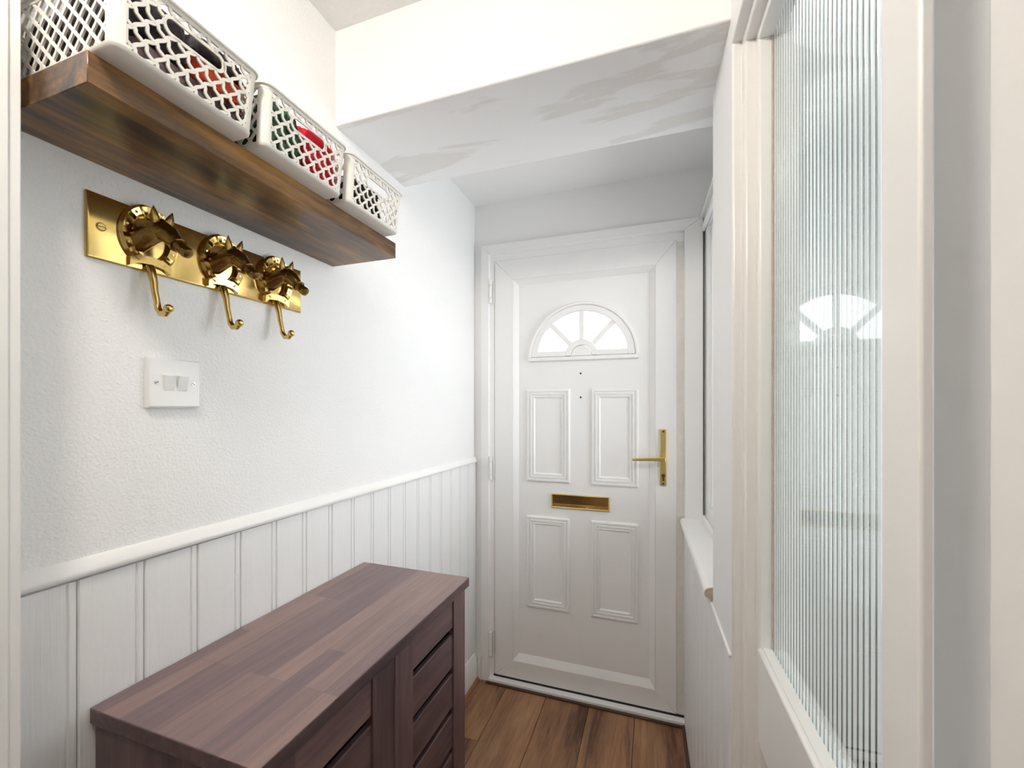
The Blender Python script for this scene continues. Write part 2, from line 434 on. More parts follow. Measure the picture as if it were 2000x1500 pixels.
# ------------------------------------------------------------------ porch window with sill
win = thing('window_1', 'white plastic porch window with sill beside the front door', 'window', (WL(1.5), 1.5, 0.82), kind='structure')
mb = MB(); sp = [(0.085, 0), (-0.008, 0), (-0.015, 0.004), (-0.018, 0.012), (-0.016, 0.021), (-0.010, 0.027), (0.0, 0.030), (0.085, 0.030)]
mb.loft([[(WL(yy) + a, yy, 0.822 + b) for a, b in sp] for yy in (1.168, 1.864)])
obj('window_sill', mb, M_GLOSS, win)
mb = MB(); sp2 = [(a if a > 0.05 else a + 0.0008, b * 0.94 + 0.001) for a, b in sp]; sp2 = [(min(a, 0.03), b) for a, b in sp2]
mb.loft([[(WL(yy) + a, yy, 0.822 + b) for a, b in sp2] for yy in (1.1655, 1.169)])
tag(obj('sill_end', mb, M_BEIGE, win), 'bare beige cut end of the sill')
F0, F1 = 0.078, 0.138
for nm, (a, b, z0, z1) in {'bottom_rail': (1.10, 1.862, 0.852, 0.912), 'top_rail': (1.10, 1.862, 2.02, 2.075)}.items():
    mb = MB(); RB(mb, F0, F1, a, b, z0, z1); RB(mb, F0 - 0.014, F0, a, b, z0, z0 + 0.022); RB(mb, F0 + 0.012, F1 - 0.012, a + 0.05, b - 0.06, z1 if z0 < 1 else z0 - 0.014, z1 + 0.014 if z0 < 1 else z0)
    obj(nm, mb, M_UPVC, win, bevel=0.004)
for a, b in ((1.795, 1.862), (1.10, 1.165)):
    mb = MB(); RB(mb, F0, F1, a, b, 0.90, 2.03); RB(mb, F0 + 0.012, F1 - 0.012, a - 0.014, b + 0.014, 0.92, 2.02)
    obj('jamb', mb, M_UPVC, win, bevel=0.004)
mb = MB(); RB(mb, F0 + 0.026, F0 + 0.030, 1.15, 1.81, 0.905, 2.03); obj('pane', mb, M_PANE, win)
mb = MB(); mb.box(1.0172, 1.0190, 1.8435, 1.8465, 0.875, 2.045); tag(obj('gasket', mb, M_BLACK, win), 'black rubber gasket strip')
mb = MB()
RB(mb, 0.060, 0.11, 1.10, 1.862, 2.075, 2.090); RB(mb, 0.068, 0.11, 1.10, 1.862, 2.090, 2.110); obj('head_trim', mb, M_GLOSS, win, bevel=0.003)

# ------------------------------------------------------------------ front door
door = thing('door_1', 'white panelled front door with fanlight, brass letterbox and handle', 'door', (0.51, YE, 0), kind='structure')
FX0, FI0, LX0, LX1, FI1, FX1 = 0.040, 0.0805, 0.1025, 0.9165, 0.947, 1.016
FZ, FIZ, LZ1, LZ0 = 2.083, 2.041, 2.009, 0.028
fr = fy(YE)
for pts in ([(FX0, 0.0), (FI0, 0.0), (FI0, FIZ), (FX0, FZ)], [(FX1, 0.0), (FI1, 0.0), (FI1, FIZ), (FX1, FZ)], [(FX0, FZ), (FI0, FIZ), (FI1, FIZ), (FX1, FZ)]):
    obj('frame_member', MB().prism(pts, fr, 0.022, -0.06), M_UPVC, door, bevel=0.003)
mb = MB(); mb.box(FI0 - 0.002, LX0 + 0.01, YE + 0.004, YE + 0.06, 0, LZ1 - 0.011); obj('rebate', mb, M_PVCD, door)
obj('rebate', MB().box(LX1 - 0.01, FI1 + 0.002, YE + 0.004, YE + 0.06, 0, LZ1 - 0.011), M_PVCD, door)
obj('rebate', MB().box(FI0 - 0.002, FI1 + 0.002, YE + 0.004, YE + 0.06, LZ1 - 0.0105, FIZ + 0.002), M_UPVC, door)
mb = MB(); mb.box(FI0, FI1, YE - 0.030, YE + 0.05, 0, 0.021); obj('threshold', mb, M_UPVC, door, bevel=0.003)
mb = MB(); mb.box(FI0, FI1, YE - 0.002, YE + 0.05, 0.0205, 0.0285); obj('weather_seal', mb, M_BLACK, door)
mb = MB(); mb.box(FI0 - 0.01, FI1 + 0.002, YE - 0.040, YE - 0.028, 0.0, 0.009); obj('floor_strip', mb, M_TIMBER, door, bevel=0.002)
# leaf: mitred frame members, sloping bead, panel
BX0, BX1, BZ0, BZ1 = 0.196, 0.832, 0.112, 1.912       # outer edge of the bead
PX0, PX1, PZ0, PZ1 = 0.219, 0.809, 0.141, 1.889       # sight line of the panel
LO = [(LX0, LZ0), (LX1, LZ0), (LX1, LZ1), (LX0, LZ1)]; BO = [(BX0, BZ0), (BX1, BZ0), (BX1, BZ1), (BX0, BZ1)]; PO = [(PX0, PZ0), (PX1, PZ0), (PX1, PZ1), (PX0, PZ1)]
for i in range(4):
    j = (i + 1) % 4
    obj('rail' if i % 2 == 0 else 'stile', MB().prism([LO[i], LO[j], BO[j], BO[i]], fr, 0.0, -0.05), M_UPVC, door, bevel=0.0018, seg=1)
    a = [fr(*BO[i], 0.0), fr(*BO[j], 0.0), fr(*PO[j], -0.016), fr(*PO[i], -0.016)]
    b = [fr(*BO[i], -0.045), fr(*BO[j], -0.045), fr(*PO[j], -0.045), fr(*PO[i], -0.045)]
    obj('glazing_bead', MB().hexa(b + a), M_UPVC, door)
# panel with the half-round opening (built as strips around the opening)
CXF, CZF, RP = 0.517, 1.5375, 0.203
NA = 40
arc = [(CXF + 0.215 * math.cos(math.pi * q / NA), CZF + 0.215 * math.sin(math.pi * q / NA)) for q in range(NA + 1)]
def edge(a, b):
    t = 1e9
    dx, dz = a - CXF, b - CZF
    L = math.hypot(dx, dz); dx /= L; dz /= L
    for lim, d in ((PX1 - CXF, dx), (PX0 - CXF, dx), (PZ1 - CZF, dz)):
        if d * lim > 1e-9: t = min(t, lim / d)
    return CXF + dx * t, CZF + dz * t
mb = MB(); PD = -0.018
mb.strip([edge(a, b) for a, b in arc], arc, fr, PD, -0.04, closed=False)
mb.box(PX0 - 0.004, PX1 + 0.004, YE - PD, YE + 0.04, PZ0 - 0.004, CZF)
# corner fillers where the fan of strips cuts the upper corners
for cxn in (PX0, PX1):
    near = sorted(((math.hypot(e[0] - cxn, e[1] - PZ1), e) for e in (edge(a, b) for a, b in arc)))[:2]
    mb.prism([near[0][1], (cxn, PZ1), near[1][1]], fr, PD, -0.04)
obj('door_panel', mb, M_UPVC, door)
# fanlight
fan = obj('fanlight', MB().strip([(CXF + 0.2485 * math.cos(math.pi * q / NA), CZF + 0.2485 * math.sin(math.pi * q / NA)) for q in range(NA + 1)],
          [(CXF + 0.234 * math.cos(math.pi * q / NA), CZF + 0.234 * math.sin(math.pi * q / NA)) for q in range(NA + 1)], fr, -0.005, -0.03, closed=False).box(CXF - 0.2485, CXF + 0.2485, YE + 0.005, YE + 0.03, 1.522, CZF + 0.003), M_UPVC, door, bevel=0.004)
def sub(name, mb, mat, par, bevel=0.0):
    o = obj(name, mb, mat, None, bevel); o.parent = par; o.matrix_parent_inverse = Matrix.Translation(-door.location) if par.parent is door else Matrix.Identity(4)
    return o
mb = MB(); mb.strip([(CXF + 0.2328 * math.cos(math.pi * q / NA), CZF + 0.0045 + 0.2285 * math.sin(math.pi * q / NA)) for q in range(NA + 1)],
         [(CXF + RP * math.cos(math.pi * q / NA), CZF + 0.004 + RP * math.sin(math.pi * q / NA)) for q in range(NA + 1)], fr, -0.0075, -0.03, closed=False)
mb.box(CXF - 0.2320, CXF - 0.0465, YE + 0.0083, YE + 0.0295, 1.5425, 1.566); mb.box(CXF + 0.0465, CXF + 0.2320, YE + 0.0083, YE + 0.0295, 1.5425, 1.566)
mb.strip([(CXF + 0.074 * math.cos(math.pi * q / 20), 1.5425 + 0.074 * math.sin(math.pi * q / 20)) for q in range(21)], [(CXF + 0.0475 * math.cos(math.pi * q / 20), 1.5425 + 0.0475 * math.sin(math.pi * q / 20)) for q in range(21)], fr, -0.0068, -0.0305, closed=False)
LOCAL = []
def child2(name, mb, mat, par, bevel=0.0):
    me = mb.mesh(name); me.materials.append(mat)
    o = bpy.data.objects.new(name, me); COL.objects.link(o); o.parent = par
    if bevel:
        b = o.modifiers.new('bevel', 'BEVEL'); b.width = bevel; b.segments = 2; b.limit_method = 'ANGLE'; b.angle_limit = math.radians(40)
    return o        # parts sit at the identity in world space, so sub-parts need no inverse
child2('fanlight_frame', mb, M_UPVC, fan, 0.002)
mb = MB(); mb.prism([(CXF + 0.0455 * math.cos(math.pi * q / 20), 1.5425 + 0.0455 * math.sin(math.pi * q / 20)) for q in range(21)], fr, -0.009, -0.03); child2('hub', mb, M_UPVC, fan, 0.002)
for ang in (46, 90, 134):
    a = math.radians(ang); dx, dz = math.cos(a), math.sin(a); wv = 0.0108
    pts = [(CXF + dx * r - dz * s_ * wv, 1.5425 + dz * r + dx * s_ * wv) for r, s_ in ((0.070, -1), (0.2065, -1), (0.2065, 1), (0.070, 1))]
    child2('muntin', MB().prism(pts, fr, -0.012, -0.03), M_UPVC, fan, 0.002)
for q in range(4):
    a0, a1 = math.pi * q / 4, math.pi * (q + 1) / 4
    arcp = [(CXF + 0.21 * math.cos(a0 + (a1 - a0) * t / 10), 1.5425 + 0.21 * math.sin(a0 + (a1 - a0) * t / 10)) for t in range(11)]
    child2('pane', MB().prism([(CXF, 1.5425)] + arcp, fr, -0.022, -0.026), M_FAN, fan)
# four raised mouldings
mprof = [(0.0, 0.000), (0.001, 0.0065), (0.004, 0.0085), (0.010, 0.0090), (0.0115, 0.0045), (0.0165, 0.0045), (0.018, 0.0085), (0.0245, 0.0085), (0.026, 0.0040), (0.031, 0.0040), (0.0325, 0.0065), (0.036, 0.0060), (0.041, 0.0)]
for (x0, x1, z0, z1) in ((0.259, 0.465, 0.963, 1.392), (0.561, 0.764, 0.961, 1.391), (0.259, 0.463, 0.372, 0.801), (0.560, 0.764, 0.372, 0.802)):
    rings = [[fr(x0 + i, z0 + i, h + PD), fr(x1 - i, z0 + i, h + PD), fr(x1 - i, z1 - i, h + PD), fr(x0 + i, z1 - i, h + PD)] for i, h in mprof]
    obj('raised_moulding', MB().loft(rings, cap=False), M_UPVC, door, smooth=False)
# letterbox
lb = obj('letterbox', MB().strip([(0.379, 0.848), (0.641, 0.848), (0.641, 0.911), (0.379, 0.911)], [(0.384, 0.853), (0.636, 0.853), (0.636, 0.906), (0.384, 0.906)], fr, PD + 0.010, PD - 0.004), M_GOLD, door, bevel=0.002)
mb = MB(); mb.box(0.383, 0.637, YE - PD - 0.004, YE - PD + 0.004, 0.8525, 0.9065)
for zz in (0.857, 0.861, 0.865): mb.box(0.385, 0.635, YE - PD - 0.0055, YE - PD, zz, zz + 0.0018)
child2('flap', mb, M_BRASS, lb, 0.0006)
# handle
hp = obj('handle_plate', MB().box(0.851, 0.877, YE - 0.010, YE + 0.002, 0.979, 1.217), M_GOLD, door, bevel=0.003)
mb = MB(); mb.tube([(0.866, YE - 0.004, 1.0945), (0.866, YE - 0.038, 1.0945)], 0.0095, 14)
rr = []
for t in range(9):
    q = t / 8; xx = 0.872 - 0.132 * q; zz = 1.0955 - 0.0075 * q; hh = 0.0085 - 0.0035 * q; yy = YE - 0.044 + 0.006 * math.sin(q * 2.2)
    rr.append([(xx, yy - 0.006, zz - hh), (xx, yy + 0.007, zz - hh), (xx, yy + 0.007, zz + hh), (xx, yy - 0.006, zz + hh)])
mb.loft(rr); child2('lever', mb, M_GOLD, hp, 0.002)
for zz in (1.2075, 0.9885): child2('screw_hole', MB().tube([(0.8645, YE - 0.0108, zz), (0.8645, YE - 0.006, zz)], 0.0042, 12), M_BLACK, hp)
mb = MB(); mb.tube([(0.8645, YE - 0.0125, 1.022), (0.8645, YE - 0.006, 1.022)], 0.0085, 16); mb.box(0.8600, 0.8690, YE - 0.0115, YE - 0.006, 1.000, 1.020); child2('lock_cylinder', mb, M_BRASSD, hp, 0.001)
child2('keyhole', MB().box(0.8635, 0.8655, YE - 0.0132, YE - 0.012, 1.017, 1.027), M_BLACK, hp)
# hinges and old screw holes
for z0, z1 in ((1.803, 1.914), (0.965, 1.076), (0.130, 0.241)):
    mb = MB(); n = 3; zs = [z0, z0 + (z1 - z0) * 0.22, z0 + (z1 - z0) * 0.76, z1]
    for a, b in zip(zs, zs[1:]): mb.tube([(0.0910, YE - 0.0265, a + 0.0008), (0.0910, YE - 0.0265, b - 0.0008)], 0.0078, 12)
    hg = obj('hinge', mb, M_UPVC, door)
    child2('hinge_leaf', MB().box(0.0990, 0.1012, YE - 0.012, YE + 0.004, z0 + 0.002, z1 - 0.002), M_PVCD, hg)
for zz in (1.462, 1.354): obj('screw_hole', MB().tube([(0.513, YE - PD - 0.0012, zz), (0.513, YE - PD + 0.003, zz)], 0.0042, 12), M_BLACK, door)

# ------------------------------------------------------------------ reeded glass screen in the right wall
scr = thing('window_2', 'tall fixed screen with reeded glass in a stepped white frame', 'window', (WL(0.65), 0.65, 0), kind='structure')
OA, OB, OC, OG = 0.0, 0.0175, 0.0355, 0.058      # step offsets into the wall
YA, YB, YC = 0.92, 0.8957, 0.8746
ZA, ZB, ZC = 2.027, 2.007, 1.9875
NEAR = 0.336
mb = MB(); RB(mb, OB, 0.11, YB, YA + 0.01, 0, ZA); RB(mb, OC, 0.11, YC, YB + 0.005, 0, ZB)
RB(mb, OA + 0.0005, OB + 0.001, YA - 0.0005, YA + 0.01, 0, ZA + 0.01)
obj('far_jamb', mb, M_CREAM, scr, bevel=0.0045, seg=3)
mb = MB(); RB(mb, OB, 0.11, NEAR, YA, ZB, ZA + 0.01); RB(mb, OC, 0.11, NEAR, YB, ZC, ZB + 0.005)
obj('head', mb, M_GLOSS, scr, bevel=0.0025)
mb = MB(); RB(mb, -0.002, 0.006, NEAR, 0.3815, 0, ZA + 0.02); RB(mb, 0.005, 0.09, 0.3695, 0.3810, 0, ZA + 0.019)
obj('near_post', mb, M_GLOSS, scr, bevel=0.002)
mb = MB(); RB(mb, OC, 0.10, 0.37, YC + 0.004, 0.690, 0.860); obj('bottom_rail', mb, M_GLOSS, scr, bevel=0.003)
mb = MB(); RB(mb, OC - 0.0025, OC + 0.009, 0.37, YC + 0.002, 0.852, 0.8665); obj('bead', mb, M_GLOSS, scr, bevel=0.004)
mb = MB(); RB(mb, OC + 0.006, OG, 0.37, YC + 0.002, 0.858, 0.8685); obj('glazing_ledge', mb, M_CREAM, scr, bevel=0.001)
mb = MB(); RB(mb, OC + 0.022, OC + 0.034, 0.37, YC + 0.004, 0.0, 0.695); obj('lower_panel', mb, M_CREAM, scr)
# dirty putty line at the far edge
mb = MB(); RB(mb, OG - 0.002, OG + 0.003, YC - 0.0022, YC + 0.001, 0.868, ZC); obj('putty_line', mb, M_BEIGE, scr)
mb = MB()
PIT = 0.0127; y0 = 0.372; nfl = 40; sg = 8
front = []; back = []
yy = y0; rows = []
while yy < YC - 0.001:
    for q in range(sg):
        t = q / sg; y = yy + PIT * t
        if y > YC: break
        rows.append((y, math.sin(math.pi * t) ** 0.85 * 0.0024))
    yy += PIT
for zz in (0.862, ZC + 0.004):
    front.append([(WL(y) + OG + 0.0002, y, zz) for y, h in rows]); back.append([(WL(y) + OG + 0.0030 + h, y, zz) for y, h in rows])
n = len(rows)
v = front[0] + front[1] + back[0] + back[1]
f = []
for i in range(n - 1):
    f += [(i, i + 1, n + i + 1, n + i), (2 * n + i, 3 * n + i, 3 * n + i + 1, 2 * n + i + 1), (i, 2 * n + i, 2 * n + i + 1, i + 1), (n + i, n + i + 1, 3 * n + i + 1, 3 * n + i)]
f += [(0, n, 3 * n, 2 * n), (n - 1, 3 * n - 1, 4 * n - 1, 2 * n - 1)]
mb.add(v, f)
tag(obj('reeded_pane', mb, M_REED, scr), 'vertically reeded glass pane')

# ------------------------------------------------------------------ shoe cabinet
cab = thing('shoe_cabinet', 'dark brown wooden shoe cabinet with slatted doors and stave-patterned top', 'cabinet', (0.18, 0.715, 0))
tp = obj('top', MB().box(0.0105, 0.3545, 0.395, 1.035, 0.8235, 0.848), [M_TOP, M_CABH], cab, bevel=0.0022)
for p in tp.data.polygons:
    if p.normal.z < 0.5: p.material_index = 1
obj('side_panel', MB().box(0.014, 0.342, 0.4005, 0.418, 0.0, 0.8235), M_CABV, cab, bevel=0.001)
obj('side_panel', MB().box(0.014, 0.342, 1.011, 1.0275, 0.0, 0.8235), M_CABV, cab, bevel=0.001)
obj('back_panel', MB().box(0.012, 0.016, 0.41, 1.02, 0.05, 0.8235), M_CABH, cab)
obj('bottom_panel', MB().box(0.014, 0.330, 0.41, 1.02, 0.06, 0.078), M_CABH, cab)
obj('inner_shelf', MB().box(0.016, 0.30, 0.418, 1.011, 0.42, 0.436), M_CABH, cab)
obj('divider', MB().box(0.016, 0.320, 0.698, 0.714, 0.078, 0.8235), M_CABH, cab)
obj('plinth', MB().box(0.32, 0.338, 0.418, 1.011, 0.0, 0.06), M_CABH, cab, bevel=0.001)
FXX = 0.345
gaps_top = [0.745, 0.6435, 0.542, 0.4405, 0.339, 0.2375, 0.136]
for (ya, yb) in ((0.3995, 0.7045), (0.7065, 1.0275)):
    d = MB()
    d.box(FXX - 0.018, FXX, ya, ya + 0.066, 0.065, 0.8225); d.box(FXX - 0.018, FXX, yb - 0.066, yb, 0.065, 0.8225)
    dr = obj('door', d, M_CABV, cab, bevel=0.0015)
    zs = [(0.745, 0.8215)] + [(gaps_top[i + 1], gaps_top[i] - 0.0165) for i in range(6)] + [(0.066, gaps_top[6] - 0.0165)]
    for z0, z1 in zs:
        child2('slat', MB().box(FXX - 0.0165, FXX - 0.004, ya + 0.064, yb - 0.064, z0, z1), M_CABH, dr, 0.0022)

# ------------------------------------------------------------------ shelf
sh = MB().box(0.0, 0.2, 0.302, 0.919, 1.693, 1.7315)
tag(obj('wall_shelf', sh, M_SHELF, None, bevel=0.0008, seg=1), 'thick rustic brown floating wall shelf above the brass hooks', 'shelf')

# ------------------------------------------------------------------ baskets
BH = 0.098
def bask_pt(side, a, t, out=0.0):
    """side 0 front(+x) 1 far(+y) 2 back(-x) 3 near(-y); a in -1..1 along the straight part; t height 0..1; local coords"""
    hx = 0.1135 + 0.009 * t; hy = 0.0890 + 0.0040 * t; r = 0.013
    if side in (0, 2):
        s_ = 1 if side == 0 else -1
        return Vector((s_ * (hx + out), s_ * a * (hy - r), t * BH))
    s_ = 1 if side == 1 else -1
    return Vector((-s_ * a * (hx - r), s_ * (hy + out), t * BH))
def corner_pt(kc, ang, t, out=0.0):
    hx = 0.1135 + 0.009 * t; hy = 0.0890 + 0.0040 * t; r = 0.013
    sx, sy = [(1, 1), (-1, 1), (-1, -1), (1, -1)][kc]
    a = math.radians(ang) + kc * math.pi / 2
    return Vector((sx * (hx - r) + (r + out) * math.cos(a), sy * (hy - r) + (r + out) * math.sin(a), t * BH))
def outline(t, out=0.0, n=6):
    pts = []
    for kc in range(4):
        for q in range(n + 1): pts.append(corner_pt(kc, 90 * q / n, t, out))
    return pts
def ribbon(mb, pts, wid, side, Lh):
    """pts: (a_metres, t) along a side; flat ribbon with thickness"""
    if len(pts) < 2: return
    rings = []
    for i, (a, b) in enumerate(pts):
        a0, b0 = pts[max(i - 1, 0)]; a1, b1 = pts[min(i + 1, len(pts) - 1)]
        dx, dz = a1 - a0, b1 - b0; L = math.hypot(dx, dz) or 1; nx, nz = -dz / L * wid / 2, dx / L * wid / 2
        rings.append([bask_pt(side, (a + nx) / Lh, (b + nz) / BH, 0.0), bask_pt(side, (a - nx) / Lh, (b - nz) / BH, 0.0),
                      bask_pt(side, (a - nx) / Lh, (b - nz) / BH, -0.0022), bask_pt(side, (a + nx) / Lh, (b + nz) / BH, -0.0022)])
    mb.loft(rings)
def lattice(side):
    mb = MB()
    Lh = (0.0890 + 0.002 - 0.013) if side in (0, 2) else (0.1135 + 0.004 - 0.013)
    p = 0.0116; per = 0.0232; A = 0.0043
    n = int(round(2 * Lh / p)); p = 2 * Lh / n
    slot = side in (0, 2)
    sc_b, shl, shh = 0.0690, 0.0275, 0.0090
    for k in range(n + 1):
        run = []
        for q in range(0, 57):
            b = 0.0045 + (0.0905 - 0.0045) * q / 56
            ph = 2 * math.pi * (b - 0.0085) / per + (0.35 * math.sin(2 * math.pi * (b - 0.0085) / per) if slot else 0)
            a = -Lh + p * k + (-1) ** k * A * math.sin(ph + 0.6)
            if slot: a += 0.0018 * math.sin(2 * ph)
            a = max(-Lh, min(Lh, a))
            inside = False
            if slot:
                dx = max(abs(a) - shl, 0); inside = math.hypot(dx, b - sc_b) < shh + 0.001
            if inside:
                ribbon(mb, run, 0.0040, side, Lh); run = []
            else: run.append((a, b))
        ribbon(mb, run, 0.0040, side, Lh)
    if slot:
        st = [(shl * (1 if math.cos(u) > 0 else -1) + (shh + 0.0018) * math.cos(u), sc_b + (shh + 0.0018) * math.sin(u)) for u in (2 * math.pi * (q + 0.5) / 28 for q in range(28))]
        st.append(st[0]); st.append(st[1])
        ribbon(mb, st, 0.0042, side, Lh)
    return mb
def build_basket():
    parts = []
    mb = MB()
    mb.loft([outline(0.0, -0.0035), outline(0.008, -0.0010), outline(0.022, 0.0004), outline(0.066, 0.001), outline(0.066, -0.0025), outline(0.03, -0.004)], cap=True)
    parts.append(('base', mb))
    mb = MB()
    mb.loft([outline(0.915, -0.0026), outline(0.915, 0.0006), outline(0.965, 0.0010), outline(0.968, 0.0036), outline(0.990, 0.0042), outline(1.0, 0.0030), outline(1.0, -0.0026)], cap=False, loop=True)
    parts.append(('rim', mb))
    for kc in range(4):
        mb = MB(); rings = []
        for t in (0.05, 0.95):
            rings.append([corner_pt(kc, 90 * q / 6, t, 0.0003) for q in range(7)] + [corner_pt(kc, 90 * q / 6, t, -0.0022) for q in range(6, -1, -1)])
        mb.loft(rings); parts.append(('corner_post', mb))
    for sd in range(4): parts.append(('lattice_side', lattice(sd)))
    out = []
    for nm, mb in parts:
        me = mb.mesh(nm); me.materials.append(M_BASKET); out.append((nm, me))
    return out
BM = build_basket()
labels = ['white openwork plastic basket holding orange and black cloth on the shelf', 'white openwork plastic basket holding green and red cloth on the shelf',
          'white openwork plastic basket holding low dark brown cloth on the shelf']
BY = [0.3965, 0.5925, 0.7885]
BXC = 0.1235
for yb, lb_ in zip(BY, labels):
    bo = thing('storage_basket', lb_, 'basket', (BXC, yb, 1.7318), group='openwork baskets on the wall shelf')
    for nm, me in BM:
        o = bpy.data.objects.new(nm, me); COL.objects.link(o); o.parent = bo

def lump(name, mat, label, cx, cy, cz, rx, ry, rz, seed, amp=0.25, yaw=0.0):
    bm = bmesh.new(); bmesh.ops.create_icosphere(bm, subdivisions=4, radius=1.0)
    off = Vector((seed * 7.3, seed * 3.1, seed * 5.7))
    for v in bm.verts:
        p = v.co.copy(); e = 0.32
        q = Vector([math.copysign(abs(c) ** e, c) for c in p]); q = q / max(1.0, q.length * 0.60)
        nz = noise.fractal(p * 1.7 + off, 1.0, 2.0, 4) * amp + 0.10 * math.sin(9 * (p.x + 0.6 * noise.noise(p * 1.3 + off)) + seed) * amp
        v.co = Vector((q.x * rx, q.y * ry, q.z * rz)) * (1 + nz)
        v.co.x = max(-rx, min(rx, v.co.x)); v.co.y = max(-ry, min(ry, v.co.y)); v.co.z = max(-rz, min(rz * 1.15, v.co.z))
    me = bpy.data.meshes.new(name); bm.to_mesh(me); bm.free(); me.materials.append(mat)
    me.polygons.foreach_set('use_smooth', [True] * len(me.polygons))
    o = bpy.data.objects.new(name, me); COL.objects.link(o); o.location = (cx, cy, cz); o.rotation_euler = (0, 0, yaw)
    return tag(o, label, 'cloth')
ZB0 = 1.7358
G = 'clothing packed in the baskets'
XF = BXC
lump('folded_cloth', M_CPLUM, 'dark plum cloth lying low in the basket with the orange cloth', XF + 0.050, 0.3965, ZB0 + 0.0155, 0.060, 0.080, 0.0155, 1, 0.15)
lump('folded_cloth', M_CORANGE, 'orange red cloth in the basket at the near shelf end', XF + 0.054, 0.4370, ZB0 + 0.0480, 0.057, 0.039, 0.0170, 2, 0.15)
lump('folded_cloth', M_CBLACK, 'black cloth standing beside the orange cloth in the same basket', XF + 0.051, 0.3550, ZB0 + 0.0615, 0.060, 0.0405, 0.0305, 3, 0.15)
lump('folded_cloth', M_CBLACK, 'tall black and grey cloth behind the orange cloth against the wall', XF - 0.062, 0.3965, ZB0 + 0.046, 0.042, 0.078, 0.044, 4, 0.15)
lump('folded_cloth', M_CGREEN, 'dark green cloth in the basket with the red cloth', XF + 0.052, 0.5490, ZB0 + 0.044, 0.058, 0.0395, 0.044, 5, 0.15)
lump('folded_cloth', M_CRED, 'bright red cloth filling the far half of its basket', XF + 0.052, 0.6320, ZB0 + 0.044, 0.058, 0.041, 0.044, 6, 0.15)
lump('folded_cloth', M_CRED, 'second red cloth tucked against the wall behind the bright red one', XF - 0.060, 0.5925, ZB0 + 0.033, 0.042, 0.070, 0.032, 7, 0.15)
lump('folded_cloth', M_CBLACK, 'black and grey cloth heaped on top of the orange cloth', XF + 0.054, 0.4370, ZB0 + 0.0795, 0.057, 0.039, 0.0135, 8, 0.15)
lump('folded_cloth', M_CBROWN, 'dark brown cloth low in the basket at the far shelf end', XF + 0.050, 0.7620, ZB0 + 0.031, 0.060, 0.058, 0.031, 9, 0.15)

# ------------------------------------------------------------------ brass coat rack
RC = 1.596
rack = thing('coat_rack', 'brass coat rack with three horse head and horseshoe hooks on the wall', 'coat rack', (0.0, 0.60, RC))
mb = MB(); mb.loft([[(0.0, 0.394, 1.5425), (0.0, 0.805, 1.5425), (0.0, 0.805, 1.6455), (0.0, 0.394, 1.6455)],
                    [(0.004, 0.394, 1.5425), (0.004, 0.805, 1.5425), (0.004, 0.805, 1.6455), (0.004, 0.394, 1.6455)],
                    [(0.0062, 0.397, 1.5455), (0.0062, 0.802, 1.5455), (0.0062, 0.802, 1.6425), (0.0062, 0.397, 1.6425)]])
obj('back_plate', mb, M_BRASS, rack)
mb = MB(); mb.tube([(0.005, 0.4115, 1.594), (0.0078, 0.4115, 1.594)], [0.0058, 0.0050], 18); so = obj('screw', mb, M_GOLD, rack)
child2('slot', MB().box(0.0074, 0.0081, 0.4067, 0.4163, 1.5933, 1.5947), M_BRASSD, so)
child2('sink_ring', MB().tube([(0.0058, 0.4115, 1.594), (0.0065, 0.4115, 1.594)], 0.0068, 20), M_BRASSD, so)
def prong():
    mb = MB()
    path = [(0.010, 0, -0.046), (0.015, 0, -0.055), (0.019, 0.001, -0.070), (0.022, 0.001, -0.088), (0.026, 0.002, -0.106), (0.029, 0.002, -0.118), (0.035, 0.003, -0.1265), (0.043, 0.004, -0.127), (0.049, 0.005, -0.121)]
    mb.tube(path, [0.0078, 0.0070, 0.0058, 0.0050, 0.0048, 0.0052, 0.0056, 0.0056, 0.0058], 14, up=(0, 1, 0))
    c = Vector((0.0505, 0.005, -0.1185)); rg = []
    for q in range(1, 9):
        a = math.pi * q / 9; rg.append([c + Vector((math.sin(a) * math.cos(u), math.sin(a) * math.sin(u), math.cos(a))) * 0.0072 for u in (2 * math.pi * k / 12 for k in range(12))])
    mb.loft(rg)
    return mb
def shoe():
    mb = MB(); rings = []; N = 72
    for q in range(N + 1):
        a = math.radians(-62 + (304) * q / N)
        wy, wz = 0.0450, 0.0545
        cy, cz = math.cos(a) * wy, math.sin(a) * wz + 0.004
        if a < 0 or a > math.pi:            # heels draw in a little
            cy *= 1.0
        n2 = Vector((0, math.cos(a) / wy, math.sin(a) / wz)).normalized()
        c = Vector((0.006, cy, cz)); iw = 0.0185
        groove = 0.0016 if q % 9 in (4, 5) else 0.0
        rings.append([c, c + Vector((0.0055, 0, 0)), c - n2 * 0.004 + Vector((0.0105 - groove, 0, 0)), c - n2 * (iw - 0.004) + Vector((0.0090 - groove, 0, 0)), c - n2 * iw + Vector((0.0045, 0, 0)), c - n2 * iw])
    mb.loft(rings)
    for q in range(9, N - 6, 9):            # nail heads
        a = math.radians(-62 + 304 * q / N); c = Vector((0.0145, math.cos(a) * 0.0360, math.sin(a) * 0.0450 + 0.004))
        mb.tube([c, c + Vector((0.0022, 0, 0))], [0.0026, 0.0018], 8)
    # band across the heels that carries the prong
    bz = [(-0.031, -0.044), (-0.020, -0.0375), (0.0, -0.035), (0.020, -0.0375), (0.031, -0.044)]
    rings = [[(0.006, yy, zz - 0.008), (0.0155, yy, zz - 0.007), (0.0165, yy, zz + 0.006), (0.006, yy, zz + 0.007)] for yy, zz in bz]
    mb.loft(rings)
    return mb
